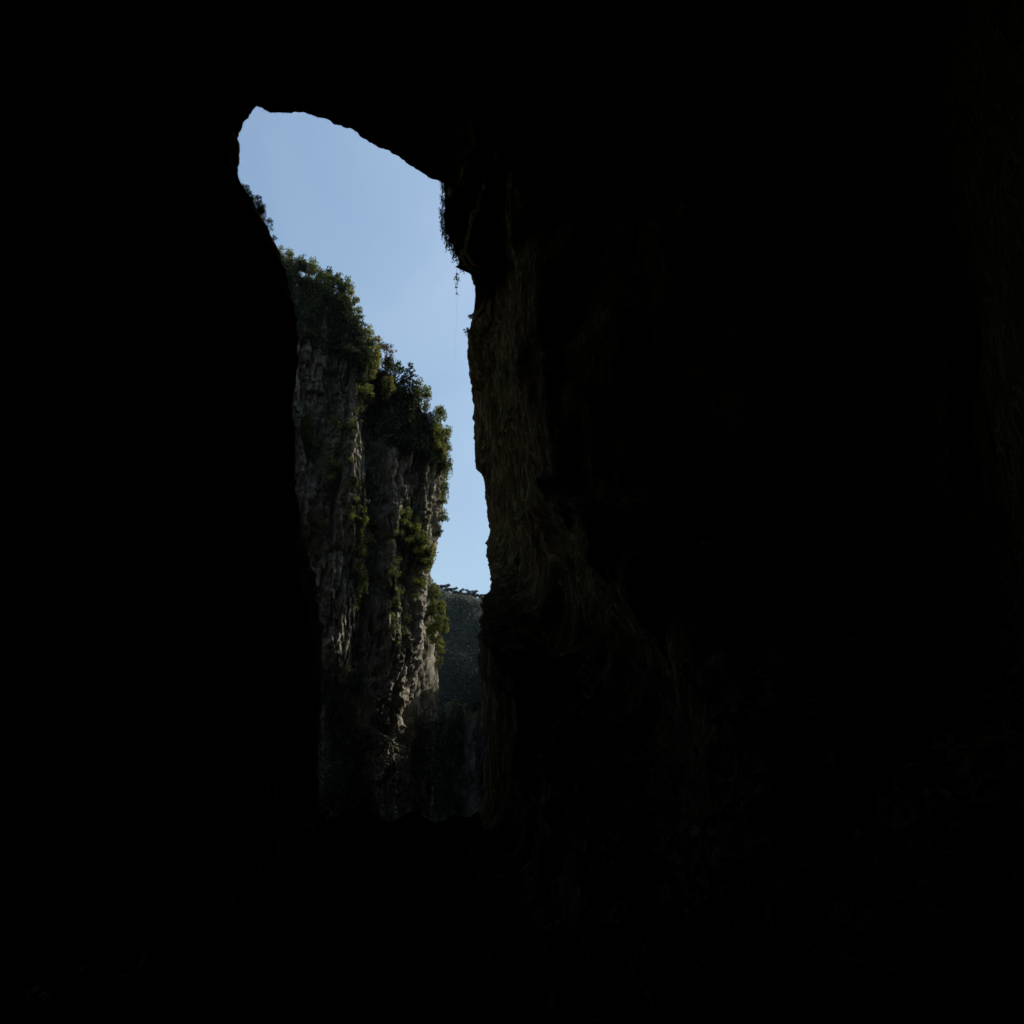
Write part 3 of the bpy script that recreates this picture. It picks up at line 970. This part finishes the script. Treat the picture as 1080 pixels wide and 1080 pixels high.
# --- plants on the rock face
FACE_PLANTS = [
    ('ycreeper', 392, 370, 1.3, 'yellow green creeper glowing in sun just under the airy bare tree'),
    ('ycreeper', 398, 374, 1.1, 'narrow bright creeper beside the airy tree trunk'),
    ('creeper', 385, 376, 1.0, 'olive creeper hanging where the shaded shoulder meets the pale face'),
    ('shrub', 380, 418, 0.9, 'olive shrub on the rock edge above the dark vertical gully'),
    ('shrub', 386, 428, 0.7, 'small pale tipped shrub below the olive one above the gully'),
    ('ycreeper', 407, 402, 0.9, 'lone bright creeper hanging down the dark shoulder below the airy tree'),
    ('yshrub', 410, 416, 0.6, 'small bright shrub at the foot of the lone creeper on the shoulder'),
    ('creeper', 462, 444, 0.8, 'leafy creeper on the outer corner below the last clifftop tree'),
    ('shrub', 466, 458, 0.9, 'leafy shrub leaning out from the cliff corner into the sky'),
    ('yshrub', 456, 476, 1.0, 'wide yellow green shrub on the corner ledge under the clifftop'),
    ('yshrub', 464, 478, 0.8, 'bright shrub outermost on the corner ledge under the clifftop'),
    ('shrub', 470, 474, 0.6, 'small tuft poking farthest out from the cliff corner'),
    ('creeper', 470, 486, 0.9, 'long creeper trailing down the outer cliff edge below the corner ledge'),
    ('creeper', 467, 512, 0.8, 'second creeper trailing down the outer cliff edge against pale sky'),
    ('shrub', 465, 530, 0.55, 'small shrub clinging to the bare outer cliff edge at mid height'),
    ('shrub', 464, 548, 0.7, 'bushy shrub on the outer cliff edge beside the lit ledge shrubs'),
    ('dshrub', 462, 564, 0.8, 'dark shrub jutting from the outer cliff edge above the pinched waist'),
    ('yshrub', 323, 452, 0.7, 'olive shrub high on the face near the black cave wall'),
    ('creeper', 325, 460, 0.6, 'olive creeper below the shrub near the black cave wall'),
    ('yshrub', 352, 496, 0.9, 'mossy bush on the knob in the middle of the pale face'),
    ('shrub', 345, 508, 0.8, 'yellowish bush at the lower end of the mossy knob'),
    ('creeper', 356, 500, 0.6, 'thin creeper down the sunny side of the mossy knob'),
    ('pshrub', 369, 523, 0.9, 'tiny pale tuft on bare rock above the bright pair of bushes'),
    ('pshrub', 385, 529, 0.8, 'tiny pale tuft beside the gully above the bright pair of bushes'),
    ('yshrub', 381, 553, 0.75, 'bright yellow green bush, inner one of the pair at mid cliff'),
    ('yshrub', 391, 559, 0.85, 'bright yellow green bush, outer one of the pair at mid cliff'),
    ('ycreeper', 379, 560, 0.75, 'yellow green creeper hanging below the bright pair of bushes'),
    ('shrub', 384, 572, 0.8, 'dull green shrub in the plant column below the bright pair'),
    ('yshrub', 379, 586, 0.8, 'yellowish bush halfway down the plant column in the gully'),
    ('yshrub', 375, 605, 0.8, 'brightest low bush of the plant column in the gully'),
    ('creeper', 381, 606, 0.9, 'long creeper tapering off at the foot of the plant column'),
    ('creeper', 374, 614, 0.7, 'short creeper beside the long one at the foot of the plant column'),
    ('pshrub', 394, 582, 0.8, 'pale tuft standing off the outer side of the plant column'),
    ('yshrub', 425, 546, 0.95, 'bright bush topping the slanting band of shrubs on the outer face'),
    ('yshrub', 435, 562, 0.85, 'bright bush, second down the slanting band on the outer face'),
    ('shrub', 441, 570, 0.9, 'olive shrub, third down the slanting band on the outer face'),
    ('shrub', 428, 572, 0.7, 'small olive shrub under the topmost bush of the slanting band'),
    ('shrub', 433, 583, 0.7, 'grey green shrub under the middle of the slanting band'),
    ('yshrub', 450, 585, 1.0, 'large yellow green bush at the low outer end of the slanting band'),
    ('shrub', 445, 594, 0.8, 'olive shrub tucked under the large low bush of the band'),
    ('ycreeper', 452, 590, 0.6, 'short bright creeper on the outer edge below the slanting band'),
    ('shrub', 440, 617, 0.8, 'grey green shrub in the crease of the outer face below the band'),
    ('pshrub', 345, 704, 1.0, 'pale leafed tuft in the shade at the cliff foot near the black wall'),
    ('pshrub', 367, 706, 0.9, 'pale leafed tuft highest on the shaded ledge at the cliff foot'),
    ('pshrub', 370, 709, 1.2, 'largest pale tuft on the shaded ledge at the cliff foot'),
    ('pshrub', 359, 718, 1.0, 'pale tuft left of the ledge centre at the cliff foot'),
    ('pshrub', 364, 733, 1.2, 'low pale tuft under the shaded ledge at the cliff foot'),
    ('dshrub', 352, 722, 1.2, 'dark shrub on the shaded ledge between the pale tufts'),
    ('dshrub', 375, 728, 1.2, 'dark shrub on the shaded ledge beside the lit lower pillar'),
    ('dshrub', 386, 720, 1.0, 'dark shrub hanging over the top of the lit lower pillar'),
]
for kind, u, v, s, lab in FACE_PLANTS:
    p = hit(B1, u, v)
    k = 0
    while p is None and k < 12:
        k += 1
        p = hit(B1, u - k, v)
    if p is None: continue
    off = 0.0 if k == 0 else k * 0.2
    hang = kind.endswith('creeper')
    out_ = (1.2 if hang else 1.9 * s) + (1.6 if v < 445 else 0)
    loc = (p.x + off * 0.5 + 0.46 * out_, p.y - 0.89 * out_, p.z + (0.4 if hang else -1.2 * s))
    if kind[0] == 'y' or kind in ('shrub', 'creeper'):
        s = (s * 1.15, s * 1.7, s * 1.3)      # reaching out from the rock for light
    place(kind, loc, s, lab, 'plants growing on the tall cliff face', rz=-0.45 + random.uniform(-0.25, 0.25), tilt=(0.2 if not hang else 0, 0))

# ferns and small growth scattered down the face
fern = []
for (u0, v0, u1, v1, wid, cnt) in [(388, 535, 375, 655, 8, 46), (425, 542, 452, 600, 7, 40), (350, 480, 346, 520, 9, 24), (322, 448, 330, 480, 7, 14),
                                   (384, 405, 382, 470, 5, 16), (470, 450, 466, 570, 4, 60), (345, 700, 390, 745, 16, 40), (440, 600, 436, 640, 6, 12), (352, 440, 335, 590, 16, 34), (366, 420, 372, 560, 8, 20), (412, 560, 418, 680, 12, 20)]:
    for _ in range(int(cnt * 1.6)):
        t = rs.random()
        fern.append((u0 + (u1 - u0) * t + rs.gauss(0, wid * 0.5), v0 + (v1 - v0) * t + rs.gauss(0, 4)))
thicket('undergrowth', B1, fern, M_LEAF, 0.36, 34, 'ferns and small growth scattered down the tall cliff face', rad=(0.35, 1.1), seed=17, off=1.0)

nose_fern = []
for _ in range(90):
    t = rs.random()
    nose_fern.append((458 + 5 * t + rs.gauss(0, 2.5), 615 + 85 * t))
thicket('undergrowth', B2, nose_fern, M_LEAF_YOUNG, 0.4, 22, 'leafy growth between the bushes on the rock nose', rad=(0.4, 1.3), seed=29, off=0.9)
nose_foot = [(rs.uniform(436, 466), rs.uniform(752, 860)) for _ in range(110)]  # added dark leaves in place of the deep shade down here
thicket('undergrowth', B2, nose_foot, M_LEAF_FAR, 0.5, 60, 'added dark undergrowth standing in for shade at the foot of the rock nose', rad=(1.0, 2.2), seed=31, off=1.2)
foot = []  # leaf mass added to darken the bottom of the gorge
while len(foot) < 330:
    u, v = rs.uniform(332, 470), rs.uniform(772, 900)
    if 396 < u < 416 and v < 850 and rs.random() < 0.7: continue
    foot.append((u, v))
thicket('undergrowth', B1, foot, M_LEAF_FAR, 0.5, 60, 'dark undergrowth added to imitate shade at the foot of the tall cliff', rad=(1.0, 2.4), seed=23, off=1.2)

# --- bushes over the rock nose
NOSE = [
    ('broad', 456, 609, 0.62, 'sunlit bush topping the narrow rock nose behind the cliff'),
    ('broad2', 462, 617, 0.6, 'rounded bush at the outer top of the narrow rock nose'),
    ('young', 466, 630, 0.75, 'yellow green bush, second down the outer side of the rock nose'),
    ('young', 459, 636, 0.75, 'leafy bush in the middle of the cascade over the rock nose'),
    ('broad', 467, 648, 0.7, 'olive bush, third down the outer side of the rock nose'),
    ('young', 460, 656, 0.75, 'bright bush at the lower middle of the cascade over the rock nose'),
    ('young', 464, 668, 0.6, 'bush at the low end of the cascade over the rock nose'),
    ('young', 471, 640, 0.45, 'small bright bush farthest out over the rock nose, third from its top'),
    ('broad', 458, 622, 0.55, 'olive bush between the topmost bush and the tall cliff edge'),
    ('young', 471, 658, 0.5, 'small bright bush farthest out over the rock nose, near the cascade foot'),
    ('young', 467, 678, 0.45, 'bright bush tip hanging at the very foot of the cascade'),
]
for kind, u, v, s, lab in NOSE:
    s *= 1.4
    top = px(u - 4, v, D2 - 2.0)
    hn = {'broad': 5.4, 'broad2': 6.2, 'young': 4.6}[kind] * s
    place(kind, (top.x, D2 - 1.0, top.z - hn), (s, s * 0.8, s), lab, 'bushes cascading over the rock nose')
for kind, u, v, s, lab in [
    ('ycreeper', 463, 676, 0.7, 'creeper hanging from the cascade down the pale rock nose'),
    ('shrub', 466, 682, 0.8, 'shrub sticking out sideways from the rock nose against the dark ridge'),
    ('yshrub', 469, 690, 0.55, 'small shrub at the outer tip above the drooping spray'),
    ('ycreeper', 468, 692, 0.62, 'lowest drooping spray on the rock nose against the dark ridge'),
]:
    p = hit(B2, u, v)
    k = 0
    while p is None and k < 12:
        k += 1; p = hit(B2, u - k, v)
    if p is None: continue
    place(kind, (p.x + k * 0.18, p.y - 0.3, p.z), s, lab, 'bushes cascading over the rock nose')

# --- plants on the cave's own lip
LEFT_LIP = [
    ('broad', 259, 197, 0.34, 'small round shrub at the head of the black cave wall edge'),
    ('broad', 270, 209, 0.50, 'largest round shrub on the sloping edge of the black cave wall'),
    ('broad2', 276, 219, 0.42, 'sunlit shrub just below the largest one on the black wall edge'),
    ('airy', 283, 230, 0.34, 'twiggy shrub low on the sloping edge of the black cave wall'),
]
for kind, u, v, s, lab in LEFT_LIP:
    top = px(u, v, 113.2)
    hn = {'broad': 5.4, 'broad2': 6.2, 'airy': 7.0}[kind] * s
    place(kind, (top.x, 113.2, top.z - hn), s, lab, 'shrubs on the sloping edge of the black cave wall')
place('pshrub', px(288.5, 253, 112.8), 0.5, 'tiny tuft alone beneath the other shrubs of the black wall edge', 'shrubs on the sloping edge of the black cave wall')

lip_v = [MOUTH[i][1] for i in range(22, 46)]
lip_d = [lip_depth(i, MOUTH[i][2]) for i in range(22, 46)]
RIGHT_LIP = [
    ('dcreeper', 470, 192, 0.5, 'black leafy creeper hanging at the very top corner of the opening'),
    ('dcreeper', 470, 206, 0.55, 'black creeper fringe, second below the top corner of the opening'),
    ('dcreeper', 469, 220, 0.6, 'black creeper fringe, third below the top corner of the opening'),
    ('dcreeper', 470, 234, 0.6, 'black creeper fringe, fourth below the top corner of the opening'),
    ('dcreeper', 474, 247, 0.6, 'bushy black creeper above the twisted hanging vine'),
    ('dcreeper', 481, 258, 0.6, 'black creeper drooping beside the foot of the twisted hanging vine'),
    ('dcreeper', 489, 272, 0.5, 'lowest black creeper on the overhang where bare rock begins'),
    ('dshrub', 457, 187, 0.22, 'tiny black tuft under the cave roof by the top corner'),
    ('dshrub', 501, 336, 0.34, 'small tuft on the rock bulge below the overhang'),
    ('dshrub', 497, 353, 0.45, 'second small tuft on the rock bulge, hanging into the sky'),
]
for kind, u, v, s, lab in RIGHT_LIP:
    p = px(u, v, np.interp(v, lip_v, lip_d) - 0.2)
    p.x -= 0.45
    s *= 1.35 if kind == 'dcreeper' else 1.1
    place(kind, p, s, lab, 'plants fringing the brown cave wall')

# the hanging vine: one long strand with two leafy knots
def hanging_vine():
    root = blank('hanging_vine')
    top = px(484, 268, 128.0)
    root.location = top
    loc = lambda u, v: (px(u, v, 128.0) - top)[:]
    path = [(loc(484, 268)), (loc(482, 280)), (loc(481.5, 290)), (loc(482.3, 300)), (loc(480.8, 312)), (loc(482, 335)), (loc(480, 360)), (loc(480, 385))]
    tv, tf = tube_mesh([(path, [0.03, 0.026, 0.024, 0.02, 0.012, 0.007, 0.006, 0.004]),
                        ([loc(484, 270), loc(479, 277), loc(475, 277)], [0.03, 0.025, 0.01]),
                        ([loc(481, 306), loc(483.5, 311), loc(484, 313)], [0.02, 0.02, 0.01])], 5)
    mesh_obj('stem', tv, tf, M_BARK, root)
    cl = [loc(482, 289), loc(481, 293), loc(483, 294), loc(481.5, 298), loc(481.5, 303), loc(481, 309), loc(484, 275)]
    v, f = leaf_mesh(cl, [0.2, 0.34, 0.32, 0.3, 0.22, 0.18, 0.35], 150, 0.24, flat=1.2)
    mesh_obj('foliage', v, f, M_LEAF_DRY, root, smooth=False)
    tag(root, 'long thin vine with a leafy knot dangling in the sky from the overhang', 'vine')


hanging_vine()

# --- the far ridge: crowns on its skyline, and the wood below them as one mass
FAR = [(462, 616, 1.0), (471, 616, 1.0), (479, 620, 0.9), (487, 622, 0.95), (495, 622, 1.0), (502, 624, 0.95), (509, 628, 0.9)]
FARLAB = ['far tree half hidden behind the cascade of bushes on the skyline', 'first full far tree on the ridge skyline beside the cascade of bushes',
          'far skyline tree, second from the cascade of bushes', 'far skyline tree in the middle of the ridge',
          'far skyline tree just beyond the middle of the ridge', 'far skyline tree next to last before the brown cave wall',
          'far skyline tree touching the brown cave wall']
for (u, v, s), lab in zip(FAR, FARLAB):
    top = px(u, v - 0.5, D5)
    g = on_top(BH, top.x, D5)
    z = top.z - 8.3 * s * 0.9
    place('fartree', (top.x, D5, z), (s * 1.05, s * 1.05, max(s * 0.9, (top.z - z) / 8.3)), lab, 'trees on the far ridge skyline')
sp = []
while len(sp) < 560:
    u, v = rs.uniform(440, 530), rs.uniform(619, 760)
    sp.append((u, v))
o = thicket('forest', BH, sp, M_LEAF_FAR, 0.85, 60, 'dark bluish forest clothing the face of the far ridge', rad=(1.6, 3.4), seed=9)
o['category'] = 'forest'

sp = []  # dark leaves added so the rock fades out as if shaded
B4 = bvh_of(cliff4)
while len(sp) < 300:
    u, v = rs.uniform(455, 512), rs.uniform(728, 860)
    if u > 488 and v > 748 and rs.random() < 0.85: continue
    sp.append((u, v))
thicket('undergrowth', B4, sp, M_LEAF_FAR, 0.6, 60, 'dark undergrowth added to imitate shade over the low rock face at the gorge end', rad=(1.0, 2.2), seed=12)

# --- the air of the gorge
def haze_box(lo, hi):
    v = [(x, y, z) for x in (lo[0], hi[0]) for y in (lo[1], hi[1]) for z in (lo[2], hi[2])]
    f = [(0, 1, 3, 2), (4, 6, 7, 5), (0, 4, 5, 1), (2, 3, 7, 6), (0, 2, 6, 4), (1, 5, 7, 3)]
    m, n, l, out = new_mat('haze')
    vol = n.new('ShaderNodeVolumePrincipled')
    vol.inputs['Color'].default_value = (0.62, 0.80, 1.0, 1)
    vol.inputs['Density'].default_value = HAZE
    vol.inputs['Anisotropy'].default_value = 0.0
    l.new(vol.outputs[0], out.inputs['Volume'])
    tag(mesh_obj('haze', v, f, m, smooth=False), 'thin bluish air filling the gorge', 'haze', kind='stuff')


HAZE = 0.00005
haze_box((-290, -160, -60), (290, 930, 232))

# --- wet stones on the cave floor
def stone(u, v, D, s, label, seed):
    rg = np.random.default_rng(seed)
    n, m = 9, 14
    th = np.linspace(0.001, math.pi - 0.001, n)
    ph = np.linspace(0, 2 * math.pi, m, endpoint=False)
    T, Ph = np.meshgrid(th, ph, indexing='ij')
    q = np.stack([np.sin(T) * np.cos(Ph), np.sin(T) * np.sin(Ph), np.cos(T)], -1).reshape(-1, 3)
    q = q * (1 + 0.35 * fbm(q, 0.9, 3, 0.5, seed=seed))[:, None] * np.array([1.2, 0.9, 0.6]) * s
    o = mesh_obj('wet_stone', q, grid_faces(n, m, True), M_STONE)
    d = ray(u, v)
    loc, *_ = BG.ray_cast(CAM, d)
    o.location = loc if loc is not None else px(u, v, D)
    return tag(o, label, 'stone', 'wet stones on the cave floor')


BG = bvh_of(cave[0])
stone(402, 1052, 21, 0.16, 'pale wet stone, biggest of the faint ones on the black floor', 1)
stone(403, 1064, 20, 0.11, 'pale wet stone just below the biggest one on the black floor', 2)
stone(423, 1039, 24, 0.06, 'tiny glinting stone, nearer the big stone of two glints', 3)
stone(435, 1037, 24, 0.07, 'tiny glinting stone farther from the big stone of two glints', 4)
for kind in list(FRESH):
    r = PROTO[kind]
    for ch in list(r.children): bpy.data.objects.remove(ch)
    bpy.data.objects.remove(r)
